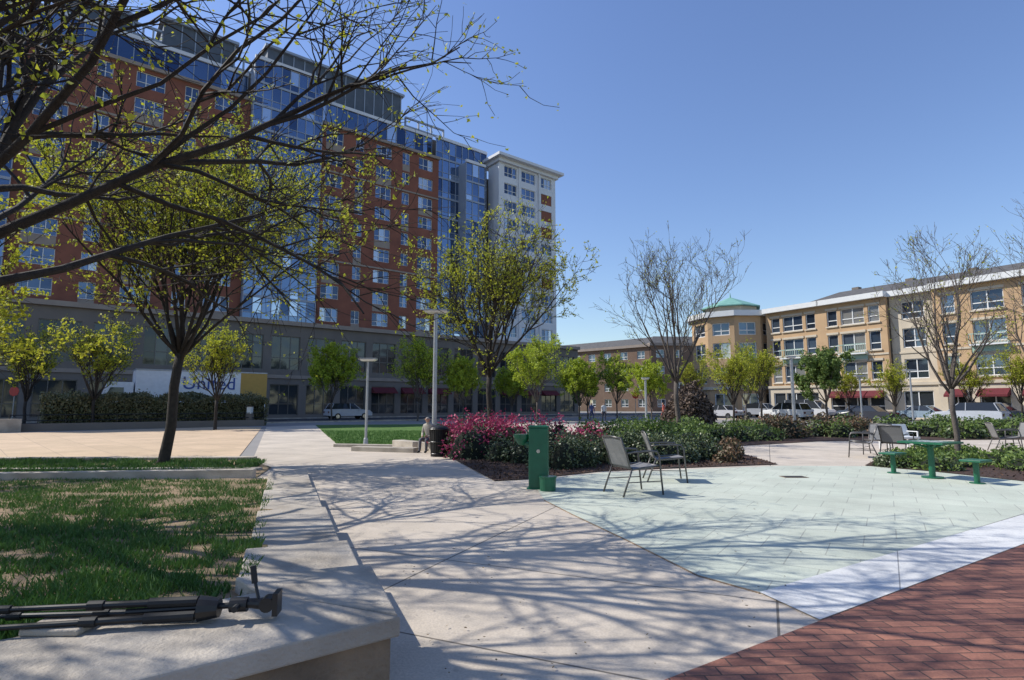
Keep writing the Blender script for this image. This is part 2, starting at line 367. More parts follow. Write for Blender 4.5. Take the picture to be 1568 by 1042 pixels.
make_tree('budding_tree',(-9.05,15.0,0),8.2,2.9,3.7,21,.13,[13,9,7,6],leaf='bud',lsize=.045,nleaf=2,angle=(.25,.85),up=.09,lean=(.25,.0),leafprob=.6,minr=.0065,lr=(.32,.5),rk=(.52,.72))
make_tree('budding_tree',(-.95,24.0,0),8.7,2.9,3.6,33,.13,[12,9,6,5],leaf='bud',lsize=.055,nleaf=2,angle=(.25,.85),up=.10,leafprob=.45,minr=.010,lr=(.3,.5))
make_tree('bare_tree',(7.5,26.0,0),8.0,2.6,3.4,45,.12,[9,6,5,4],leaf='bud',lsize=.04,nleaf=1,bark='barkg',angle=(.25,.75),up=.14,leafprob=.2,minr=.009,lr=(.35,.5))
make_tree('bare_tree',(12.5,16.2,0),6.2,2.0,2.0,52,.075,[8,5,5,4],leaf='bud',lsize=.03,nleaf=1,bark='barkg',angle=(.2,.8),up=.12,leafprob=.2,minr=.006)
make_tree('bare_tree',(16.2,17.0,0),7.6,2.2,2.2,63,.09,[7,6,5,3],leaf='bud',lsize=.03,nleaf=1,bark='barkg',angle=(.2,.7),up=.12,leafprob=.15,minr=.006)
make_tree('leafy_tree',(-15.4,13.5,0),7.2,2.2,4.2,71,.13,[9,8,6,4],leaf='bud',lsize=.055,nleaf=3,angle=(.5,1.25),up=.02,leafprob=.9,minr=.006,lr=(.3,.45))
t1=make_tree('young_leafy_tree',(-17.2,54.5,0),6.6,1.8,2.7,81,.09,[9,7,5,3],leaf='leafbright',lsize=.10,nleaf=4,bark='barkg',angle=(.2,.8),minr=.01)
t2=make_tree('young_leafy_tree',(-8.9,54,0),7.2,1.9,2.6,83,.09,[9,7,5,3],leaf='leafbright',lsize=.09,nleaf=3,bark='barkg',angle=(.2,.7),minr=.01,leafprob=.8)
t3=make_tree('street_tree',(28.6,52,0),5.8,1.8,3.0,87,.11,[8,6,5,3],leaf='leafmid',lsize=.12,nleaf=5,bark='barkg',angle=(.3,.9),minr=.01)
t4=make_tree('budding_street_tree',(-26,35.5,0),5.8,1.9,2.8,89,.10,[9,6,5,4],leaf='bud',lsize=.07,nleaf=2,angle=(.2,.8),leafprob=.55,minr=.009)
copy_tree(t4,(-18.2,35.2,0),2,.98)
copy_tree(t4,(-31.5,37,0),1,1.0); copy_tree(t4,(-38,38,0),4,1.1)
for x,y,s,src in ((-4.6,54,.80,t1),(2.2,50,1.0,t2),(.0,60,.8,t1),(6.6,56,.85,t1),(8.2,62,.8,t3),(11,60,.9,t2),(12.2,50,.7,t1),(16.5,52,.85,t4),(20.5,47,.9,t4),(22.5,55,.8,t2),(33,56,.8,t4),(31.5,47,.75,t4),(38.5,48,.85,t4),(41,46,.85,t4),(15.5,40,.8,t4)):
    copy_tree(src,(x,y,0),R.uniform(0,6),s)
# ------------------------------------------------------------------ shrubs
def shrubs(name,clumps,n,ls,mats,core=True,seed=1):
    r=random.Random(seed); b=MB(); ks=[b.mi(M[m]) for m,_ in mats]; c=MB()
    tot=sum(q[3]*q[3]+q[3]*q[4] for q in clumps)
    for (x,y,z,rr,h) in clumps:
        k=int(n*(rr*rr+rr*h)/tot)
        for _ in range(k):
            v=rvec(r).normalized()
            if v.z<-.1: v.z=-v.z
            q=r.uniform(.72,1.12)*(1+.3*noise.noise(Vector((x+v.x*2,y+v.y*2,v.z*2))))
            p=Vector((x+v.x*rr*q,y+v.y*rr*q,z+v.z*h*q))
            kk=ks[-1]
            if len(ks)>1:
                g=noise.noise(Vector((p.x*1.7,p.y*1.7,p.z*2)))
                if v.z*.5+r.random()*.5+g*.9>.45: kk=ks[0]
            leafquad(b,p,ls,r,kk)
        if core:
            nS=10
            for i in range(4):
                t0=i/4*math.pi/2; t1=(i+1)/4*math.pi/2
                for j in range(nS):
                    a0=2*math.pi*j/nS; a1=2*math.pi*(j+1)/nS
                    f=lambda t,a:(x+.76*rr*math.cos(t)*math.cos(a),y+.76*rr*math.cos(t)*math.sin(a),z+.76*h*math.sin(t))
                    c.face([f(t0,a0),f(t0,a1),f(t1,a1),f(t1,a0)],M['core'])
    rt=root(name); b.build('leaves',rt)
    if core: c.build('shade_core',rt)  # dark filler shell, not stems; shade inside the shrub is its colour
    return rt
def cl(r,n,poly,rr,h):
    out=[]
    xs=[p[0] for p in poly]; ys=[p[1] for p in poly]
    while len(out)<n:
        x,y=r.uniform(min(xs),max(xs)),r.uniform(min(ys),max(ys))
        if inpoly(x,y,poly): 
            s=r.uniform(.7,1.25); out.append((x,y,0.02,rr*s,h*r.uniform(.8,1.15)))
    return out
bed1=[(-1.9,17.2),(-.35,11.7),(.35,12.0),(2.1,13.4),(4.2,14.1),(6.85,14.9),(7.4,19.7),(5.5,27),(-2.6,28)]
sheet('mulch_bed',bed1,.030,M['soil'])
r=random.Random(5)
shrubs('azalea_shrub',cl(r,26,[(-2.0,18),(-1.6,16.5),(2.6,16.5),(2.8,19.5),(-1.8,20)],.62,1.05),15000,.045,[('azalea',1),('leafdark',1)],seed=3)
shrubs('evergreen_shrub',cl(r,22,[(-1.2,15.9),(-.5,13.6),(1.6,14.0),(4.6,15.4),(4.8,16.2),(-1.2,16.2)],.5,.72),12000,.04,[('leafdark',1)],seed=4)
shrubs('evergreen_shrub',cl(r,8,[(3.6,15.6),(5.0,15.4),(5.9,17.0),(4,18)],.5,.6),5000,.045,[('leafdark',1)],seed=5)
shrubs('leafy_shrub',cl(r,12,[(3.2,19),(6.5,18),(6.8,24),(3,24)],.7,.95),8000,.06,[('leafmid',1)],seed=6)
shrubs('bronze_shrub',[(6.2,16.3,0,.35,.5),(5.7,15.4,0,.3,.35),(6.6,17.5,0,.4,.55)],1500,.05,[('leafbronze',1)],core=False,seed=7)
bed2=[(6.6,21.9),(8.7,21.6),(12.9,24.2),(18,25),(30,26),(30,36),(10,36)]
sheet('mulch_bed',bed2,.030,M['soil'])
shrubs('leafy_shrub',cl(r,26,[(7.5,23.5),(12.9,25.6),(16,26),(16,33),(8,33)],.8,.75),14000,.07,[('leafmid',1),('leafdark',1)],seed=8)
shrubs('bronze_shrub',cl(r,14,[(11,26),(17,27),(18,31),(11,30)],.8,.95),8000,.07,[('leafbronze',1)],seed=9)
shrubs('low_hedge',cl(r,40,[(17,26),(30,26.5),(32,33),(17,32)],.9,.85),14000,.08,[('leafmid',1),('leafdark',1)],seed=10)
bed3=[(8.9,14.6),(9.7,13.3),(10.3,11.6),(24,9.5),(26,17),(13,18.5),(11.2,17.4)]
sheet('mulch_bed',bed3,.030,M['soil'])
shrubs('ground_cover_plant',cl(r,46,[(9.3,14.5),(10.1,13.4),(10.8,12.0),(18,11),(18,16.8),(13,17.8),(11,16.5)],.5,.34),17000,.05,[('leafmid',1)],seed=11)
shrubs('ground_cover_plant',[(9.5,14.4,0,.45,.35),(10.0,14.9,0,.4,.3),(10.2,13.7,0,.4,.3)],3000,.04,[('leafdark',1)],seed=12)
shrubs('dry_ornamental_grass',[(10.9,35,0,1.25,2.6),(11.6,35.6,0,1.0,2.0),(10.2,35.5,0,.9,1.8)],9000,.12,[('dry',1)],seed=13)
b=MB(); k=b.mi(M['chip'])
for poly,n in ((bed1,9000),(bed3,4000)):
    xs=[p[0] for p in poly]; ys=[p[1] for p in poly]
    for _ in range(n):
        x,y=r.uniform(min(xs),max(xs)),min(ys)+(min(19,max(ys))-min(ys))*r.random()
        if inpoly(x,y,poly): leafquad(b,Vector((x,y,.045)),.028,r,k)
b.build('bark_chips')
def hedge(name,p,q,w,h,n,ls,m,seed):
    r=random.Random(seed); b=MB(); k=b.mi(M[m]); P=Vector((*p,0)); Q=Vector((*q,0)); d=(Q-P); Lh=d.length; d.normalize(); nrm=Vector((-d.y,d.x,0))
    for _ in range(n):
        u=r.random()*Lh; f=r.random()
        if f<.45: v=-w/2+r.gauss(0,.07); z=r.random()*h
        elif f<.55: v=w/2+r.gauss(0,.05); z=r.random()*h
        else: v=r.uniform(-w/2,w/2); z=h+r.gauss(0,.11)
        bu=.25*noise.noise(Vector((u*.9,z,v)))
        leafquad(b,P+d*u+nrm*(v*(1+bu))+Vector((0,0,z*(1+bu*.8))),ls,r,k)
    rt=root(name); b.build('leaves',rt); c=MB(); seg(c,(P+d*.2)[:2],(Q-d*.2)[:2],w-.4,0,h-.3,M['core']); c.build('shade_core',rt)  # solid dark block inside the leaves, hedge shade painted as colour
hedge('hedge',(-28.5,34.5),(-18.9,43.5),1.8,2.0,32000,.075,'hedge',2)
b=MB(); seg(b,(-28.6,32.6),(-18.2,42.0),.35,0,.45,M['stone']); b.build('garden_wall')
rt=root('railing'); b=MB()
P=Vector((-28.6,32.6,0)); Q=Vector((-18.2,42.0,0))
for z in (.62,.95): b.tube([tuple(P+Vector((0,0,z))),tuple(Q+Vector((0,0,z)))],.025,M['black'],5)
for i in range(12): p=P.lerp(Q,i/11); b.tube([(p.x,p.y,.4),(p.x,p.y,.97)],.025,M['black'],5)
b.build('rails',rt)
b=MB(); 
for i in range(4): seg(b,(-38,31.5+i*.4),(-29.5,31.5+i*.4),.4,0,.15*(i+1),M['cast'])
seg(b,(-29.6,30.8),(-27.8,32.5),.5,0,.75,M['cast']); b.build('entrance_steps')
# ------------------------------------------------------------------ buildings
def grid_facade(W,G,Fr,T,u0,u1,z0,z1,cols,rows,wm,gm,fm,d0=0,th=.35,rec=.22,mv=1,mh=1,fw=.07):
    cols=sorted(cols); prev=u0
    for a,c in cols+[(u1,None)]:
        if a>prev+1e-3: W.box(prev,a,d0-th,d0,z0,z1,wm,T=T)
        if c is not None: prev=c
    for a,c in cols:
        pz=z0
        for (z2,z3) in rows+[(z1,None)]:
            if z2>pz+1e-3: W.box(a,c,d0-th,d0-.004,pz,z2,wm,T=T)
            if z3 is not None: pz=z3
        for (z2,z3) in rows:
            g=d0-rec
            nv=mv if (c-a)>1.6 else max(0,mv-1)
            for i in range(nv+1):
                x0=a+(c-a)*i/(nv+1); x1=a+(c-a)*(i+1)/(nv+1)
                G.face([T(x0,g,z2),T(x1,g,z2),T(x1,g,z3),T(x0,g,z3)],gm)
            f0,f1=g+.01,g+.08
            Fr.box(a,c,f0,f1,z2,z2+fw,fm,T=T); Fr.box(a,c,f0,f1,z3-fw,z3,fm,T=T)
            Fr.box(a,a+fw,f0,f1,z2+fw,z3-fw,fm,T=T); Fr.box(c-fw,c,f0,f1,z2+fw,z3-fw,fm,T=T)
            for i in range(nv):
                x=a+(c-a)*(i+1)/(nv+1); Fr.box(x-fw*.5,x+fw*.5,f0,f1-.01,z2+fw,z3-fw,fm,T=T)
            for i in range(mh):
                z=z2+(z3-z2)*(.36 if mh==1 else (i+1)/(mh+1)); Fr.box(a+fw,c-fw,f0,f1-.02,z-fw*.5,z+fw*.5,fm,T=T)
def curtain(W,G,Fr,T,u0,u1,z0,z1,fh,d,step=1.25,sm='slab'):
    n=max(1,round((u1-u0)/step)); nf=max(1,round((z1-z0)/fh)); fh=(z1-z0)/nf
    for j in range(nf):
        za=z0+j*fh
        for i in range(n):
            x0=u0+(u1-u0)*i/n; x1=u0+(u1-u0)*(i+1)/n
            G.face([T(x0,d,za+.0),T(x1,d,za),T(x1,d,za+.95),T(x0,d,za+.95)],M['glass']); 
            G.face([T(x0,d,za+.98),T(x1,d,za+.98),T(x1,d,za+fh),T(x0,d,za+fh)],M['glass'])
        W.box(u0,u1,d+.01,d+.12,za-.14,za+.14,M[sm],T=T); Fr.box(u0,u1,d+.01,d+.06,za+.92,za+1.0,M[sm],T=T)
    for i in range(n+1):
        x=u0+(u1-u0)*i/n; Fr.box(x-.045,x+.045,d+.01,d+.09,z0+.14,z1-.14,M[sm],T=T)
    W.box(u0-.05,u1+.05,d-.2,d+.2,z1-.1,z1+.35,M['white'],T=T)
TW=lambda u,d,z:FP(u,d,z)
rt=root('apartment_tower'); W=MB(); G=MB(); Fr=MB(); X=MB()
PH=11.4; fh=3.02
rows=[(PH+fh*i+.85,PH+fh*i+2.65) for i in range(9)]
BS=((22,40.3),(48.9,70.0))
for (u0,u1) in BS:
    s=(u1-u0)/18.3
    cols=[(u0+a*s,u0+c*s) for a,c in ((1.0,3.4),(4.9,6.1),(7.8,10.2),(12.0,13.2),(15.0,17.4))]
    grid_facade(W,G,Fr,TW,u0,u1,PH,38.6,cols,rows,M['brick'],M['glassd'],M['trim'],mv=2,mh=1,fw=.07)
    for ci,(a,c) in enumerate(cols):
        for i in range(9):
            z=PH+fh*i
            if (i+ci)%3==0: X.box(a+.02,c-.02,-.2,-.02+.03,z-.15,z+.80,M['panel'],T=TW)
    X.box(u0-.1,u1+.1,-.3,.35,38.6,39.0,M['panel'],T=TW)
    for zc in (PH+fh*3-.25,PH+fh*7-.25): X.box(u0,u1,.0,.12,zc,zc+.22,M['panel'],T=TW)
curtain(W,G,Fr,TW,12.4,22,PH,42.6,fh,-.9)
curtain(W,G,Fr,TW,14.2,17.8,PH+3,39.2,fh,1.2,1.2)
X.box(14.2,17.8,-.9,1.18,PH+3,39.1,M['slab'],T=TW)
curtain(W,G,Fr,TW,40.35,48.85,PH,44.0,fh,1.0,1.1); X.box(40.36,48.84,-1,.98,PH,44,M['slab'],T=TW)
curtain(W,G,Fr,TW,70.0,76.0,PH,43.5,fh,.8,1.2); X.box(70.05,76,-1,.78,PH,43.5,M['slab'],T=TW)
curtain(W,G,Fr,TW,22,40.3,39.0,43.0,4,-2.2,1.5); curtain(W,G,Fr,TW,48.9,70,39.0,43.0,4,-2.2,1.5)
grid_facade(W,G,Fr,TW,76,90,PH,41,[(77,79.4),(81,82.2),(84,86.5)],rows,M['brick'],M['glassd'],M['trim'],mv=2)
grid_facade(W,G,Fr,TW,0,12.3,PH,40.3,[(8.6,11.2),(4.6,7.6),(.9,3.3)],[(PH+2.9*i+.7,PH+2.9*i+2.5) for i in range(10)],M['white'],M['glassd'],M['trim'],d0=2.4,mv=2,fw=.08)
for i in (3,6,7,8): X.box(1.0,3.2,2.2,2.38,PH+2.9*i+.72,PH+2.9*i+2.45,M['brick'],T=TW)
X.box(.3,12.25,-.5,2.04,PH,40.2,M['white'],T=TW); X.box(-.9,13.2,-1,3.7,40.9,41.35,M['white'],T=TW); X.box(-.3,12.6,-1,2.9,40.3,40.9,M['white'],T=TW)
X.box(3,11,-4,.4,41.4,42.9,M['slab'],T=TW)
X.box(3.7,4.0,2.4,2.7,PH,40.3,M['white'],T=TW); X.box(8.0,8.3,2.4,2.6,PH,40.3,M['white'],T=TW)
X.box(.35,89.9,-22,-1.0,0,38.5,M['stone'],T=TW); X.box(12.5,89,-20,-2.3,38.5,42.9,M['stone'],T=TW)
for a,c,h in ((26,46,49.6),(50,58,48.2),(61,68,47),(71,86,49)):
    X.box(a,c,-15,-5,42.9,h,M['dkpanel'],T=TW)
    for i in range(int((c-a)/1.5)): Fr.box(a+i*1.5,a+i*1.5+.12,-5,-4.9,43,h,M['slab'],T=TW)
    X.box(a-.4,c+.4,-15.4,-4.6,h,h+.35,M['slab'],T=TW)
for a,c in ((46.5,50),(58,61),(18,25)):
    for z in (45.2,46.6): X.box(a,c,-5.5,-5.2,z,z+.25,M['slab'],T=TW)
    for i in range(4): X.box(a+(c-a)*i/3-.1,a+(c-a)*i/3+.1,-5.5,-5.2,43,46.8,M['slab'],T=TW)
pc=[(i*4.2+.6,i*4.2+3.9) for i in range(-1,21)]
grid_facade(W,G,Fr,TW,-4.5,90,0,10.9,pc,[(.35,3.9),(5.6,9.6)],M['stone'],M['darkglass'],M['bronze'],d0=2.9,th=.6,mv=2,mh=1,fw=.09)
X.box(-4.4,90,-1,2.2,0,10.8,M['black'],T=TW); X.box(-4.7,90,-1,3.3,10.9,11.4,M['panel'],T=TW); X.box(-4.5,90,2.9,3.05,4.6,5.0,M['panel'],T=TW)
for i in range(-1,21):
    if i in (0,1,2,5,6,7): 
        a=i*4.2+.6; X.hexa([TW(a,2.92,3.1),TW(a+3.3,2.92,3.1),TW(a+3.3,3.9,3.0),TW(a,3.9,3.0),TW(a,2.92,3.8),TW(a+3.3,2.92,3.8),TW(a+3.3,3.9,3.15),TW(a,3.9,3.15)],M['awning'])
W.build('walls',rt); G.build('windows',rt); Fr.build('window_frames',rt); X.build('podium_roof_and_trim',rt)
rt=root('tan_brick_apartment_building'); W=MB(); G=MB(); Fr=MB(); X=MB(); TR=lambda u,d,z:RP(u,d,z)
rr=[(4.3,6.4),(7.6,9.7),(10.7,12.6)]
u=0; k=0
widths=[(7.2,'t',.8),(7.2,'t',.8),(4.4,'g',0),(9.0,'t',.8),(4.4,'g',0),(8.0,'t2',.8),(8.0,'t2',.8),(4.4,'g',0),(9,'t',.8),(9,'t',.8)]
for wd_,ty,pr in widths:
    wm=M['tanbrick'] if ty=='t' else (M['tanbrick2'] if ty=='t2' else M['cream'])
    if ty=='g': cols=[(u+1.1,u+3.3)]
    else: cols=[(u+.7,u+1.9),(u+wd_/2-1.3,u+wd_/2+1.3),(u+wd_-1.9,u+wd_-.7)]
    grid_facade(W,G,Fr,TR,u,u+wd_-.004,3.9,13.3,cols,rr,wm,M['glass2'],M['trim'],d0=pr,th=.4,mv=1,mh=1,fw=.10)
    g0=[(u+.8,u+wd_-.8)] if ty=='g' else [(u+.7,u+2.3),(u+wd_/2-1.2,u+wd_/2+1.2),(u+wd_-2.3,u+wd_-.7)]
    grid_facade(W,G,Fr,TR,u,u+wd_-.004,0,3.6,g0,[(.5,3.0)],M['cream'],M['darkglass'],M['trim'],d0=pr+.15,th=.5,mv=1,mh=1,fw=.1)
    if k in (1,3,6):
        for (a,c2) in g0: X.hexa([TR(a,pr+.16,2.4),TR(c2,pr+.16,2.4),TR(c2,pr+1.1,2.3),TR(a,pr+1.1,2.3),TR(a,pr+.16,3.1),TR(c2,pr+.16,3.1),TR(c2,pr+1.1,2.5),TR(a,pr+1.1,2.5)],M['awning'])
    X.box(u,u+wd_-.004,-.3,pr+.32,3.6,3.9,M['cream'],T=TR)
    X.box(u,u+wd_-.004,pr+.0,pr+.08,7.0,7.2,M['cream'],T=TR)
    X.box(u-.1,u+wd_+.09,-.3,pr+.65,13.3+.002*k,13.9+.003*k,M['trim'],T=TR)
    if ty!='g' :
        c=u+wd_/2
        X.box(c-1.45,c+1.45,pr+.004,pr+.10,6.42,7.55,M['mint'],T=TR); 
        X.box(c-1.5,c+1.5,pr,pr+.7,7.2,7.35,M['trim'],T=TR)
        for i in range(13): Fr.box(c-1.5+i*.245,c-1.46+i*.245,pr+.62,pr+.66,7.35,8.3,M['mint'],T=TR)
        Fr.box(c-1.5,c+1.5,pr+.6,pr+.68,8.3,8.38,M['mint'],T=TR)
        X.box(u+.2,u+wd_-.2,-.4,pr-.41,.01,13.3,M['cream'],T=TR)
        for (z2,z3) in rr:
            for (a,c2) in cols: X.box(a-.1,c2+.1,pr,pr+.1,z3,z3+.25,M['cream'],T=TR); X.box(a-.1,c2+.1,pr,pr+.14,z2-.15,z2,M['cream'],T=TR)
    u+=wd_; k+=1
UL=u
X.box(0.1,UL,-16,-.42,0,13.28,M['tanbrick2'],T=TR)
X.hexa([TR(4,-15,13.95),TR(UL,-15,13.95),TR(UL,-.1,13.95),TR(4,-.1,13.95),TR(7,-10,15.6),TR(UL-3,-10,15.6),TR(UL-3,-4.2,15.6),TR(7,-4.2,15.6)],M['roof'])
for i in range(7): X.box(8+i*6,8.8+i*6,-6,-5.2,15.2,16.1,M['stone'],T=TR)
W.build('walls',rt); G.build('windows',rt); Fr.build('window_frames',rt); X.build('cornice_roof_and_bays',rt)
rt=root('corner_rotunda'); W=MB(); G=MB(); Fr=MB(); X=MB(); cx,cy,rad=31.0,79.5,5.6; n=10
for i in range(n):
    a0=2*math.pi*i/n; a1=2*math.pi*(i+1)/n; p0=Vector((cx+rad*math.cos(a0),cy+rad*math.sin(a0),0)); p1=Vector((cx+rad*math.cos(a1),cy+rad*math.sin(a1),0))
    ud=(p1-p0); Lf=ud.length; ud.normalize(); nd=Vector((ud.y,-ud.x,0))
    T=lambda u,d,z,p0=p0,ud=ud,nd=nd:tuple(p0+ud*u+nd*d+Vector((0,0,z)))
    grid_facade(W,G,Fr,T,0,Lf,0,13.2,[(.6,Lf-.6)],[(.5,3),(4.3,6.4),(7.6,9.7),(10.7,12.4)],M['tanbrick'],M['glass2'],M['trim'],d0=0,mv=1,fw=.12)
    X.box(-.2,Lf+.2,-.2,.5+.003*i,13.2,13.9+.004*i,M['trim'],T=T); X.box(-.1,Lf+.1,-.1,.2+.002*i,3.5,3.9,M['cream'],T=T)
W.build('walls',rt); G.build('windows',rt); Fr.build('window_frames',rt)
X.tube([(cx,cy,13.2),(cx,cy,14.0)],[rad-.3,rad-.3],M['roof'],10); X.tube([(cx,cy,14),(cx,cy,14.9)],[3.6,3.6],M['cream'],8)
X.tube([(cx,cy,14.9),(cx,cy,15.05),(cx,cy,16.6)],[4.1,4.1,.25],M['copper'],8); X.tube([(cx,cy,16.6),(cx,cy,17.3)],[.12,.03],M['copper'],6)
X.build('cupola_and_cornice',rt)
def simple_block(name,O,U,Nn,L_,dep,h,wm,floors,bay):
    rt=root(name); W=MB(); G=MB(); Fr=MB(); X=MB(); O=Vector((*O,0)); U=Vector((*U,0)).normalized(); Nn=Vector((*Nn,0)).normalized()
    T=lambda u,d,z:tuple(O+U*u+Nn*d+Vector((0,0,z)))
    fh_=h/floors; nb=int(L_/bay); bay=L_/nb
    grid_facade(W,G,Fr,T,0,L_,0,h,[(i*bay+bay*.28,i*bay+bay*.72) for i in range(nb)],[(fh_*j+1.0,fh_*j+2.8) for j in range(floors)],wm,M['glass2'],M['trim'],fw=.12)
    X.box(0,L_,-dep,-.36,0,h-.02,wm,T=T); X.box(-.4,L_+.4,-dep,.5,h,h+.6,M['panel'],T=T)
    X.hexa([T(0,-dep+.5,h+.6),T(L_,-dep+.5,h+.6),T(L_,-.2,h+.6),T(0,-.2,h+.6),T(2,-dep+4,h+2.6),T(L_-2,-dep+4,h+2.6),T(L_-2,-4,h+2.6),T(2,-4,h+2.6)],M['roof'])
    W.build('walls',rt); G.build('windows',rt); Fr.build('window_frames',rt); X.build('roof_and_body',rt)
simple_block('brown_brick_building',(8,150),(.72,-.69),(-.69,-.72),32,14,14.6,M['brickbrown'],4,4.2)
simple_block('brown_brick_building',(31.3,127.5),(1,.08),(.08,-1),30,14,14.8,M['brickbrown'],4,4.2)
simple_block('brown_brick_building',(-30,175),(1,0),(0,-1),60,14,14,M['brickbrown'],4,4.5)
# ------------------------------------------------------------------ vehicles
def car(name,loc,rot,col,L_=4.6,Wd=1.8,Hc=1.45,kind='sedan'):
    rt=root(name,loc,rot); pm=cmat(col,.25,'car_paint'); b=MB(); w=MB(); hl=L_/2; hw=Wd/2
    if kind=='sedan': low=[(-hl,.35),(-hl+.05,.8),(-hl+.35,.92),(-.9,.96),(.75,.93),(hl-.25,.78),(hl,.6),(hl,.33)]; top=[(-1.35,.94),(-.75,Hc-.03),(.0,Hc),(.45,Hc-.06),(1.15,.92)]
    elif kind=='suv': low=[(-hl,.4),(-hl+.03,.95),(-hl+.15,1.05),(-.9,1.07),(.9,1.05),(hl-.3,.95),(hl,.7),(hl,.4)]; top=[(-hl+.18,1.05),(-hl+.5,Hc-.05),(-.3,Hc),(.35,Hc-.05),(1.05,1.04)]
    else: low=[(-hl,.4),(-hl+.02,1.0),(-hl+.1,1.1),(-.9,1.12),(1.3,1.1),(hl-.3,1.0),(hl,.75),(hl,.4)]; top=[(-hl+.1,1.1),(-hl+.2,Hc-.05),(-.3,Hc),(.9,Hc-.1),(1.75,1.08)]
    n=len(low)
    i0=len(b.v); k=b.mi(pm)
    for s,sc in ((-1,.93),(-1,1),(1,1),(1,.93)):
        for (x,z) in low: 
            if sc<1: b.v.append((x*.985,s*hw if z<.75 else s*hw*.94,z))
            else: b.v.append((x,s*hw*.9,z+.012 if z>.75 else z-.02))
    for r_ in range(3):
        for i in range(n): j=(i+1)%n; b.f.append((i0+r_*n+i,i0+r_*n+j,i0+(r_+1)*n+j,i0+(r_+1)*n+i)); b.m.append(k)
    b.f.append(tuple(i0+i for i in range(n))); b.m.append(k); b.f.append(tuple(i0+3*n+i for i in reversed(range(n)))); b.m.append(k)
    n=len(top); i0=len(b.v); kg=b.mi(M['darkglass'])
    hz=max(z for _,z in top)
    for s in (-1,1):
        for (x,z) in top: b.v.append((x,s*(hw*.92 if z<hz-.3 else hw*.74),z))
    for i in range(n-1):
        steep=abs(top[i][1]-top[i+1][1])>.2; b.f.append((i0+i,i0+i+1,i0+n+i+1,i0+n+i)); b.m.append(kg if steep else k)
    b.f.append(tuple(i0+i for i in range(n))); b.m.append(kg); b.f.append(tuple(i0+n+i for i in reversed(range(n)))); b.m.append(kg)
    b.build('body',rt,bevel=.03)
    for s in (-1,1):
        for (xa,za,xb,zb) in ((top[0][0],top[0][1],top[1][0],top[1][1]),(-.1,top[0][1],-.1,hz-.02),(top[-1][0],top[-1][1],top[-2][0],top[-2][1])):
            w.tube([(xa,s*hw*.925,za),(xb,s*hw*.75,zb)],.035,pm,5)
        for xx in (-hl*.62,hl*.62):
            w.tube([(xx,s*(hw-.22),.33),(xx,s*(hw+.01),.33)],.33,M['blackm'],18); w.tube([(xx,s*(hw+.005),.33),(xx,s*(hw+.025),.33)],.2,M['chrome'],12)
        w.box(hl-.16,hl+.01,s*hw*.62-.17,s*hw*.62+.17,.6,.72,M['lampglass']); w.box(-hl-.01,-hl+.1,s*hw*.7-.14,s*hw*.7+.14,.68,.85,M['awning'])
        w.box(.75,.9,s*hw*1.0-.08,s*hw*1.0+.08,.95,1.07,pm)
    w.box(-hl-.03,-hl+.1,-hw*.8,hw*.8,.32,.42,M['blackm']); w.box(hl-.1,hl+.03,-hw*.8,hw*.8,.32,.42,M['blackm'])
    w.build('wheels_and_trim',rt)
    return rt
fang=math.atan2(FU.y,FU.x); rang=math.atan2(RU.y,RU.x)
p=FP(40.8,13.5,0); car('parked_car',(p[0],p[1],.01),fang+math.pi,(.55,.56,.58),4.7,1.85,1.68,'suv')
p=FP(74,17,0); car('parked_car',(p[0],p[1],.01),fang,(.35,.36,.38))
p=FP(79,17.5,0); car('parked_car',(p[0],p[1],.01),fang,(.6,.6,.6))
cols_=[((.03,.03,.035),'sedan'),((.35,.36,.38),'suv'),((.65,.65,.65),'van'),((.10,.13,.18),'sedan'),((.30,.38,.45),'sedan'),((.05,.05,.06),'suv'),((.7,.7,.7),'sedan'),((.2,.2,.22),'suv'),((.6,.6,.62),'sedan'),((.12,.03,.03),'sedan')]
for i,(c,kd) in enumerate(cols_):
    p=RP(-3+i*5.6,6.0,0); car('parked_car',(p[0],p[1],.015),rang,c,4.6 if kd!='van' else 5.2,1.85,{'sedan':1.45,'suv':1.7,'van':2.1}[kd],kd)
for i,(c,kd) in enumerate([((.5,.5,.52),'sedan'),((.7,.7,.7),'suv'),((.04,.04,.05),'sedan'),((.45,.47,.5),'suv')]):
    p=RP(4+i*7.4,15.6,0); car('parked_car',(p[0],p[1],.015),rang+math.pi,c,4.6,1.85,1.45 if kd=='sedan' else 1.7,kd)
p=FP(58.0,20.3,0); rt=root('moving_truck',(p[0],p[1],.01),fang)
b=MB(); wh=cmat((.82,.83,.84),.4,'truck_white'); b.box(-6.6,2.6,-1.2,1.2,1.05,4.15,wh)
b.box(-6.65,-4.6,1.2,1.22,1.6,4.1,cmat((.50,.30,.06),.5,'truck_yellow')); b.box(-4.6,1.8,1.2,1.215,1.15,1.6,cmat((.03,.10,.35),.5,'truck_blue'))
b.hexa([(2.7,-1.1,.6),(5.1,-1.1,.6),(5.1,1.1,.6),(2.7,1.1,.6),(2.7,-1.05,3.2),(4.2,-1.05,3.2),(4.2,1.05,3.2),(2.7,1.05,3.2)],wh)
b.box(-6.6,4.9,-.9,.9,.6,1.05,M['black']); b.box(-6.65,2.65,-1.22,1.24,4.10,4.2,M['pole'])
b.hexa([(3.3,1.11,1.8),(4.5,1.11,1.8),(4.5,1.13,1.8),(3.3,1.13,1.8),(3.3,1.07,2.8),(4.1,1.07,2.8),(4.1,1.11,2.8),(3.3,1.11,2.8)],M['darkglass'])
b.build('box_and_cab',rt,bevel=.03); b=MB()
for x in (-5.0,-3.9,3.9):
    for s in (-1,1): b.tube([(x,s*.8,.5),(x,s*1.15,.5)],.5,M['blackm'],18); b.tube([(x,s*1.15,.5),(x,s*1.17,.5)],.22,M['chrome'],12)
b.build('wheels',rt)
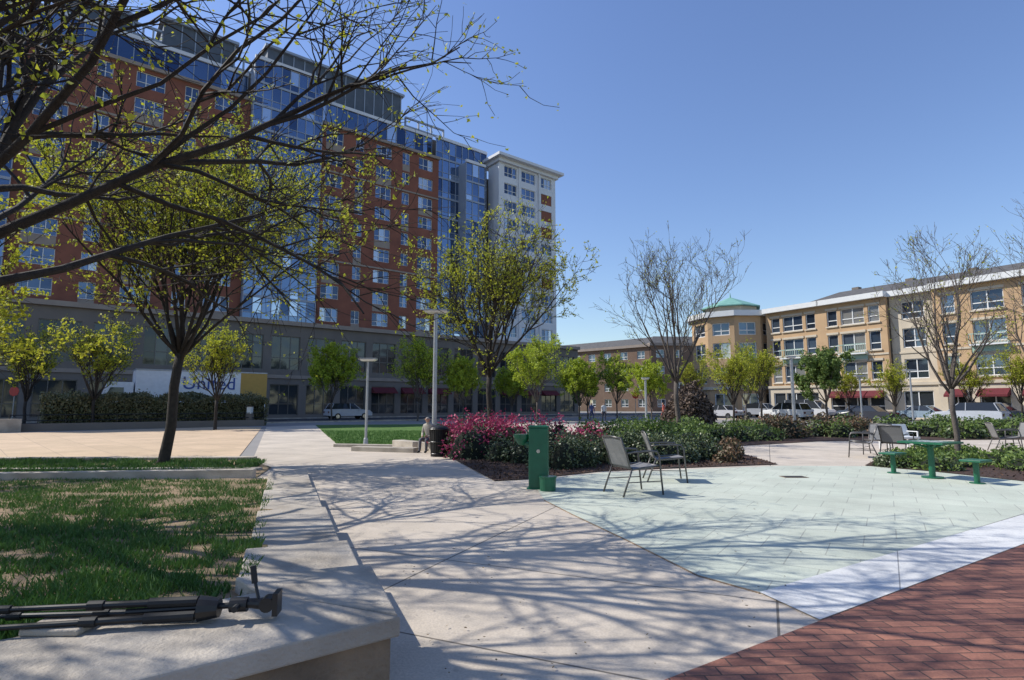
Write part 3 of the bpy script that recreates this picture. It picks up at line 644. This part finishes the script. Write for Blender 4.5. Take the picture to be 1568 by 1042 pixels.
cu=bpy.data.curves.new('lettering','FONT'); cu.body='United'; cu.size=1.4; cu.extrude=.005; cu.materials.append(cmat((.03,.08,.32),.5,'truck_blue'))
o=bpy.data.objects.new('lettering',cu); scene.collection.objects.link(o); o.parent=rt; o.rotation_euler=(math.pi/2,0,math.pi); o.location=(-.4,1.23,2.75)
# ------------------------------------------------------------------ street furniture
def lamp(x,y,h,hw=.36,pr=.055):
    rt=root('street_lamp',(x,y,0)); b=MB()
    b.tube([(0,0,0),(0,0,.05),(0,0,.3),(0,0,.32)],[pr*2,pr*2,pr*1.5,pr],M['pole'],14); b.tube([(0,0,.3),(0,0,h-.06)],[pr,pr*.8],M['pole'],14); b.build('pole',rt,smooth=False)
    b=MB()
    b.hexa([(-hw*.7,-hw*.4,h-.11),(hw*.7,-hw*.4,h-.11),(hw*.7,hw*.4,h-.11),(-hw*.7,hw*.4,h-.11),(-hw,-hw*.55,h-.05),(hw,-hw*.55,h-.05),(hw,hw*.55,h-.05),(-hw,hw*.55,h-.05)],M['lampglass'])
    b.box(-hw,hw,-hw*.55,hw*.55,h-.049,h,M['pole'])
    b.build('lamp_head',rt,bevel=.006)
lamp(-5.46,21.5,3.3,.33,.05); lamp(-2.75,20.3,4.95,.42,.085); lamp(13.0,26.4,3.8,.2,.08); lamp(7.15,30.5,3.0,.2,.07); lamp(28,40,4.0,.4,.07); lamp(22,36,3.4,.3,.06)
p=(-19.0,41.5); rt=root('bollard_light',(p[0],p[1],0)); b=MB(); b.box(-.2,.2,-.2,.2,0,.9,M['stone']); b.box(-.16,.16,-.16,.16,.9,1.4,M['lampglass']); b.box(-.22,.22,-.22,.22,1.4,1.48,M['black'])
b.build('lantern',rt)
rt=root('trash_can',(-2.2,17.3,0)); b=MB()
b.tube([(0,0,0),(0,0,.05)],.24,M['black'],24); 
for i in range(28):
    a=2*math.pi*i/28; b.tube([(.22*math.cos(a),.22*math.sin(a),.05),(.26*math.cos(a),.26*math.sin(a),.5),(.29*math.cos(a),.29*math.sin(a),.84)],.012,M['black'],4)
b.tube([(0,0,.05),(0,0,.8)],[.19,.24],M['blackm'],20)
for z,q in ((.1,.235),(.45,.262),(.82,.295)): 
    b.tube([(q*math.cos(2*math.pi*i/24),q*math.sin(2*math.pi*i/24),z) for i in range(25)],.014,M['black'],5)
b.tube([(0,0,.84),(0,0,.88),(0,0,.93)],[.29,.27,.15],M['black'],24); b.build('basket',rt)
g_=M['greenpaint']
rt=root('drinking_fountain',(.48,10.75,0),-.12); b=MB()
b.box(-.16,.20,-.14,.14,.02,1.12,g_); b.box(-.2,.24,-.18,.18,0,.03,g_); b.box(-.17,.21,-.15,.15,1.12,1.16,g_); b.build('pedestal',rt,bevel=.02)
b=MB(); b.tube([(.2,-.3,.02),(.2,-.3,.22),(.2,-.3,.27)],[.14,.15,.165],g_,20); b.tube([(.2,-.3,.271),(.2,-.3,.273)],[.12,.12],M['chrome'],20); b.tube([(.2,-.14,.14),(.2,-.22,.14)],.06,g_,10)
b.build('pet_bowl',rt)
b=MB(); b.tube([(-.16,0,.82),(-.3,0,.86)],[.05,.05],g_,10); b.tube([(-.30,0,.80),(-.30,0,.92),(-.30,0,1.0)],[.06,.14,.16],g_,20); b.tube([(-.30,0,1.001),(-.30,0,1.003)],[.13,.13],M['chrome'],20)
b.tube([(-.2,0,1.0),(-.2,0,1.05),(-.23,0,1.08)],.014,M['chrome'],8); b.tube([(0.02,-.14,.7),(0.02,-.165,.7)],.035,M['chrome'],12); b.build('basin_and_spout',rt)
def chair(x,y,rot,sc=1.1):
    rt=root('metal_armchair',(x,y,.018),rot); rt.scale=(sc,)*3; b=MB(); m=M['bronze']
    for s in (-1,1):
        w=.29*s
        b.tube([(.30,w,0),(.27,w,.3),(.25,w,.58),(.21,w,.635),(.05,w,.645),(-.2,w,.635),(-.30,w,.62)],.014,m,8)
        b.tube([(-.38,w,0),(-.30,w,.2),(-.22,w,.40)],.014,m,8)
        b.tube([(.26,w*.93,.42),(.0,w*.93,.405),(-.2,w*.93,.38),(-.25,w*.93,.42),(-.30,w*.93,.60),(-.39,w*.93,.84)],.015,m,8)
    b.tube([(.26,-.27,.42),(.26,.27,.42)],.014,m,8); b.tube([(-.39,-.27,.84),(-.395,0,.855),(-.39,.27,.84)],.015,m,8); b.tube([(-.22,-.29,.40),(-.22,.29,.40)],.012,m,8)
    b.tube([(.28,-.29,.2),(-.30,-.29,.2)],.008,m,6); b.tube([(.28,.29,.2),(-.30,.29,.2)],.008,m,6)
    b.build('frame',rt,smooth=True)
    b=MB(); prof=[(.26,.425),(.1,.39),(-.1,.375),(-.2,.385),(-.25,.43),(-.30,.60),(-.345,.72),(-.39,.835)]
    for i in range(len(prof)-1):
        (x0,z0),(x1,z1)=prof[i],prof[i+1]; b.hexa([(x0,-.26,z0-.004),(x1,-.26,z1-.004),(x1,.26,z1-.004),(x0,.26,z0-.004),(x0,-.26,z0+.004),(x1+.003,-.26,z1+.004),(x1+.003,.26,z1+.004),(x0,.26,z0+.004)],M['sling'])
    b.build('sling_seat',rt)
chair(2.15,10.15,.35,1.15); chair(3.15,11.8,-.1,1.15)
chair(10.3,17.0,2.6); chair(11.3,17.8,3.9); chair(11.1,16.6,.6); chair(17.2,19.4,3.4); chair(16.3,19.0,-.4)
rt=root('white_bench',(13.3,19.8,.018),.1); b=MB()
b.box(-.6,.6,-.25,.25,.38,.44,M['trim']); b.hexa([(-.6,.2,.44),(.6,.2,.44),(.6,.25,.44),(-.6,.25,.44),(-.6,.36,.85),(.6,.36,.85),(.6,.40,.85),(-.6,.40,.85)],M['trim'])
for x in (-.55,.51): b.box(x,x+.04,-.25,-.2,0,.38,M['trim']); b.box(x,x+.04,.2,.25,0,.38,M['trim']); b.box(x,x+.04,-.24,.24,.6,.63,M['trim']); b.box(x,x+.04,-.24,-.2,.44,.6,M['trim'])
b.build('seat_and_back',rt,bevel=.006)
rt=root('game_table',(8.85,12.2,.018),.5); b=MB(); b.box(-.43,.43,-.43,.43,.72,.76,g_); b.tube([(0,0,0),(0,0,.03),(0,0,.031)],[.2,.2,.2],g_,20); b.tube([(0,0,.03),(0,0,.72)],.06,g_,14)
for i in range(4): 
    a=i*math.pi/2+.785; b.tube([(0,0,.62),(.3*math.cos(a),.3*math.sin(a),.71)],.02,g_,6)
b.build('table_top_and_post',rt,bevel=.006)
b=MB()
for i in range(8):
    for j in range(8):
        if (i+j)%2: b.face([(-.24+i*.06,-.24+j*.06,.762),(-.18+i*.06,-.24+j*.06,.762),(-.18+i*.06,-.18+j*.06,.762),(-.24+i*.06,-.18+j*.06,.762)],M['trim'])
b.build('board',rt)
for x,y in ((8.6,13.05),(9.1,11.35)):
    rt=root('table_stool',(x,y,.018),.5); b=MB(); b.box(-.24,.24,-.18,.18,.42,.46,g_); b.tube([(0,0,0),(0,0,.42)],.05,g_,12); b.tube([(0,0,0),(0,0,.02)],.13,g_,16); b.build('seat_and_post',rt,bevel=.006)
for x,y in ((6.0,12.35),(1.6,14.0)):
    rt=root('drain_cover',(x,y,.02)); b=MB(); b.box(-.25,.25,-.15,.15,0,.006,M['castrough'])
    for i in range(5): b.box(-.22,.22,-.12+i*.055,-.095+i*.055,.006,.009,M['black'])
    b.build('grate',rt)
for (x,y) in ((-37.5,43),(13.4,62)):
    rt=root('stop_sign',(x,y,0)); b=MB(); b.tube([(0,0,0),(0,0,2.9)],.035,M['pole'],8); b.tube([(0,-.04,2.55),(0,-.06,2.55)],.38,cmat((.5,.02,.02),.4,'sign_red'),8); b.build('post_and_plate',rt)
rt=root('camera_tripod',(-1.25,2.93,.50),math.radians(188)); b=MB()
z=.045
for dy,dz in ((-.035,0),(.035,0),(0,.055)):
    b.tube([(.25,dy*.8,z+dz),(.75,dy*1.6,z+dz)],.017,M['black'],10); b.tube([(.72,dy*1.6,z+dz),(1.15,dy*2.2,z+dz)],.013,M['black'],10); b.tube([(1.12,dy*2.2,z+dz),(1.5,dy*2.6,z+dz)],.010,M['black'],8)
    b.tube([(.70,dy*1.6,z+dz),(.77,dy*1.6,z+dz)],.023,M['blackm'],10); b.tube([(1.10,dy*2.2,z+dz),(1.16,dy*2.2,z+dz)],.019,M['blackm'],10); b.tube([(.28,dy*.9,z+dz),(.5,dy*1.3,z+dz)],.024,M['blackm'],10)
b.tube([(.18,0,z+.02),(.27,0,z+.02)],[.045,.06],M['black'],12); b.tube([(.0,0,z+.03),(.6,0,z+.02)],.014,M['black'],10)
b.tube([(.05,0,z+.03),(.13,0,z+.03)],.034,M['black'],14); b.tube([(-.02,0,z+.03),(.05,0,z+.035)],[.028,.022],M['black'],12)
b.tube([(-.045,-.035,z+.03),(-.045,.035,z+.03)],.035,M['black'],14); b.box(-.10,-.075,-.045,.045,z-.02,z+.085,M['black'])
b.tube([(0,.0,z+.05),(.03,-.03,z+.13)],.008,M['black'],8); b.tube([(.03,-.03,z+.12),(.045,-.04,z+.2)],.015,M['blackm'],10); b.tube([(.09,.03,z+.03),(.09,.075,z+.03)],.015,M['blackm'],8)
b.build('legs_and_head',rt,smooth=False)
b=MB(); b.box(-2.25,-1.98,2.72,2.92,.50,.53,M['cast']); b.build('stone_slab',bevel=.008)
# ------------------------------------------------------------------ people
def person(name,loc,rot,J,shirt,pants,hair,sc=1.0,longhair=False):
    names=list(J.keys()); idx={k:i for i,k in enumerate(names)}
    edges=[('pelvis','belly'),('belly','chest'),('chest','neck'),('neck','head'),('head','crown')]
    for s in 'lr': edges+=[('chest','sh'+s),('sh'+s,'el'+s),('el'+s,'wr'+s),('wr'+s,'ha'+s),('pelvis','hip'+s),('hip'+s,'kn'+s),('kn'+s,'an'+s),('an'+s,'to'+s)]
    rad={'pelvis':(.145,.115),'belly':(.13,.10),'chest':(.15,.11),'neck':(.052,.055),'head':(.078,.092),'crown':(.06,.07),'sh':(.062,.062),'el':(.043,.043),'wr':(.03,.03),'ha':(.035,.022),'hip':(.095,.095),'kn':(.06,.06),'an':(.042,.045),'to':(.04,.032)}
    me=bpy.data.meshes.new(name+'_sk'); me.from_pydata([J[k] for k in names],[(idx[a],idx[b]) for a,b in edges],[]); o=bpy.data.objects.new('tmp',me); scene.collection.objects.link(o)
    sk=o.modifiers.new('s','SKIN'); o.modifiers.new('d','SUBSURF').levels=2
    for k in names:
        sv=me.skin_vertices[0].data[idx[k]]; q=rad.get(k) or rad[k[:-1]]; sv.radius=q; sv.use_root=(k=='pelvis')
    dg=bpy.context.evaluated_depsgraph_get(); m2=bpy.data.meshes.new_from_object(o.evaluated_get(dg)); bpy.data.objects.remove(o)
    m2.materials.clear()
    for m_ in (M['skin'],shirt,pants,M['blackm'],hair): m2.materials.append(m_)
    lab={}
    for a,b_ in edges:
        if b_ in('neck',): l=1
        elif b_ in('head','crown'): l=0
        elif b_[:2]=='ha': l=0
        elif b_[:2] in('sh','el','wr') or b_ in('belly','chest'): l=1
        elif b_[:2] in('hi','kn','an'): l=2
        else: l=3
        lab[(a,b_)]=l
    for p in m2.polygons:
        c=p.center; best=9; bl=1
        for (a,b_),l in lab.items():
            A=Vector(J[a]); B=Vector(J[b_]); d=B-A; t=max(0,min(1,(c-A).dot(d)/d.length_squared)); q=(A+d*t-c).length-{0:.0,1:.03,2:.02,3:0}[l]
            if q<best: best=q; bl=l
        h=Vector(J['head'])
        if bl==0 and (c-h).length<.25 and (c.z>h.z+.035 or (c.x<h.x-.015 and c.z>h.z-(.15 if longhair else .06))): bl=4
        p.material_index=bl; p.use_smooth=True
    rt=root(name,loc,rot); rt.scale=(sc,)*3
    ob=bpy.data.objects.new('body',m2); scene.collection.objects.link(ob); ob.parent=rt
    h=Vector(J['head']); b=MB()
    b.tube([h+Vector((.085,0,.02)),h+Vector((.112,0,-.02)),h+Vector((.09,0,-.03))],[.008,.015,.01],M['skin'],6)
    for s in (-1,1): b.tube([h+Vector((.082,s*.032,.018)),h+Vector((.092,s*.032,.018))],.009,M['black'],8); b.tube([h+Vector((-.0,s*.078,.02)),h+Vector((-.0,s*.09,-.02))],[.018,.012],M['skin'],6)
    b.tube([h+Vector((.088,-.022,-.058)),h+Vector((.09,.022,-.058))],.005,cmat((.35,.12,.1),.6,'lips'),6)
    for s in 'lr':
        ha=Vector(J['ha'+s]); wr=Vector(J['wr'+s]); d=(ha-wr).normalized(); si=d.cross(Vector((1,0,.2))).normalized()
        for i in range(4): b.tube([ha+si*(i-1.5)*.018,ha+si*(i-1.5)*.02+d*(.06+.012*(i in(1,2))),ha+si*(i-1.5)*.02+d*.085+Vector((.015,0,-.01))],[.010,.009,.007],M['skin'],6)
        b.tube([ha-d*.03+si*.03,ha+si*.06+d*.02],[.011,.008],M['skin'],6)
    b.build('face_and_fingers',rt,smooth=True)
def stand(stride=.0,sw=.1):
    return dict(pelvis=(0,0,.95),belly=(0,0,1.08),chest=(0,0,1.32),neck=(0,0,1.48),head=(.02,0,1.62),crown=(.01,0,1.70),
      shl=(0,.17,1.40),ell=(-sw*.5,.22,1.13),wrl=(-sw+.05,.23,.88),hal=(-sw+.07,.23,.80),shr=(0,-.17,1.40),elr=(sw*.5,-.22,1.13),wrr=(sw+.1,-.23,.90),har=(sw+.13,-.23,.82),
      hipl=(0,.09,.90),knl=(stride*.6,.10,.50),anl=(stride*.8,.10,.09),tol=(stride*.8+.15,.11,.04),hipr=(0,-.09,.90),knr=(-stride*.2,-.10,.50),anr=(-stride,-.10,.12),tor=(-stride+.14,-.11,.04))
sit=dict(pelvis=(0,0,.42),belly=(.02,0,.55),chest=(.07,0,.79),neck=(.10,0,.94),head=(.15,0,1.07),crown=(.15,0,1.15),
  shl=(.06,.16,.86),ell=(.08,.21,.61),wrl=(.28,.12,.52),hal=(.35,.09,.52),shr=(.06,-.16,.86),elr=(.08,-.21,.61),wrr=(.28,-.12,.53),har=(.35,-.08,.53),
  hipl=(.02,.09,.41),knl=(.43,.11,.44),anl=(.42,.11,.07),tol=(.56,.12,.04),hipr=(.02,-.09,.41),knr=(.43,-.11,.44),anr=(.46,-.11,.07),tor=(.60,-.12,.04))
person('seated_woman',(-2.72,18.95,0),-1.9,sit,cmat((.42,.38,.32),.8,'cloth'),cmat((.10,.10,.12),.8,'cloth'),cmat((.30,.27,.24),.7,'hair'),longhair=True)
person('walking_person',(8.35,52,0),-1.6,stand(.22,.15),cmat((.65,.65,.65),.8,'cloth'),cmat((.03,.03,.05),.8,'cloth'),cmat((.03,.02,.015),.7,'hair'))
person('walking_person',(7.3,52.5,0),-1.4,stand(.22,-.15),cmat((.06,.08,.2),.8,'cloth'),cmat((.03,.04,.10),.8,'cloth'),cmat((.05,.03,.02),.7,'hair'))
person('walking_person',(10.2,38.5,0),2.6,stand(.2,.12),cmat((.5,.12,.08),.8,'cloth'),cmat((.04,.04,.06),.8,'cloth'),cmat((.05,.03,.02),.7,'hair'))
person('walking_person',(-39,42,0),.4,stand(.2,.12),cmat((.05,.05,.06),.8,'cloth'),cmat((.04,.04,.06),.8,'cloth'),cmat((.05,.03,.02),.7,'hair'))
# ------------------------------------------------------------------ light, world, camera
el=math.radians(44); hx,hy=-.975,.222
sd=Vector((-hx*math.cos(el),-hy*math.cos(el),-math.sin(el)))
Ls=bpy.data.lights.new('sun','SUN'); Ls.energy=5.0; Ls.angle=math.radians(.45); Ls.color=(1,.965,.90)
so=bpy.data.objects.new('sun',Ls); scene.collection.objects.link(so); so.rotation_euler=sd.to_track_quat('-Z','Y').to_euler()
w=bpy.data.worlds.new('World'); scene.world=w; w.use_nodes=True; nt=w.node_tree; bg=nt.nodes['Background']
sk=nt.nodes.new('ShaderNodeTexSky'); sk.sky_type='NISHITA'; sk.sun_disc=False; sk.sun_elevation=el; sk.sun_rotation=math.atan2(hx,hy)%(2*math.pi)
sk.air_density=1.3; sk.dust_density=.3; sk.ozone_density=5.0
hs_=nt.nodes.new('ShaderNodeHueSaturation'); hs_.inputs['Saturation'].default_value=1.04; hs_.inputs['Hue'].default_value=.512; hs_.inputs['Value'].default_value=1.1
nt.links.new(sk.outputs[0],hs_.inputs['Color']); nt.links.new(hs_.outputs[0],bg.inputs[0]); bg.inputs[1].default_value=.15
cam=bpy.data.cameras.new('camera'); co=bpy.data.objects.new('camera',cam); scene.collection.objects.link(co)
co.location=(0,0,1.55); co.rotation_euler=(math.radians(90+6.49),0,0); cam.sensor_width=36; cam.lens=19.97; cam.clip_end=4000; cam.clip_start=.05
scene.camera=co
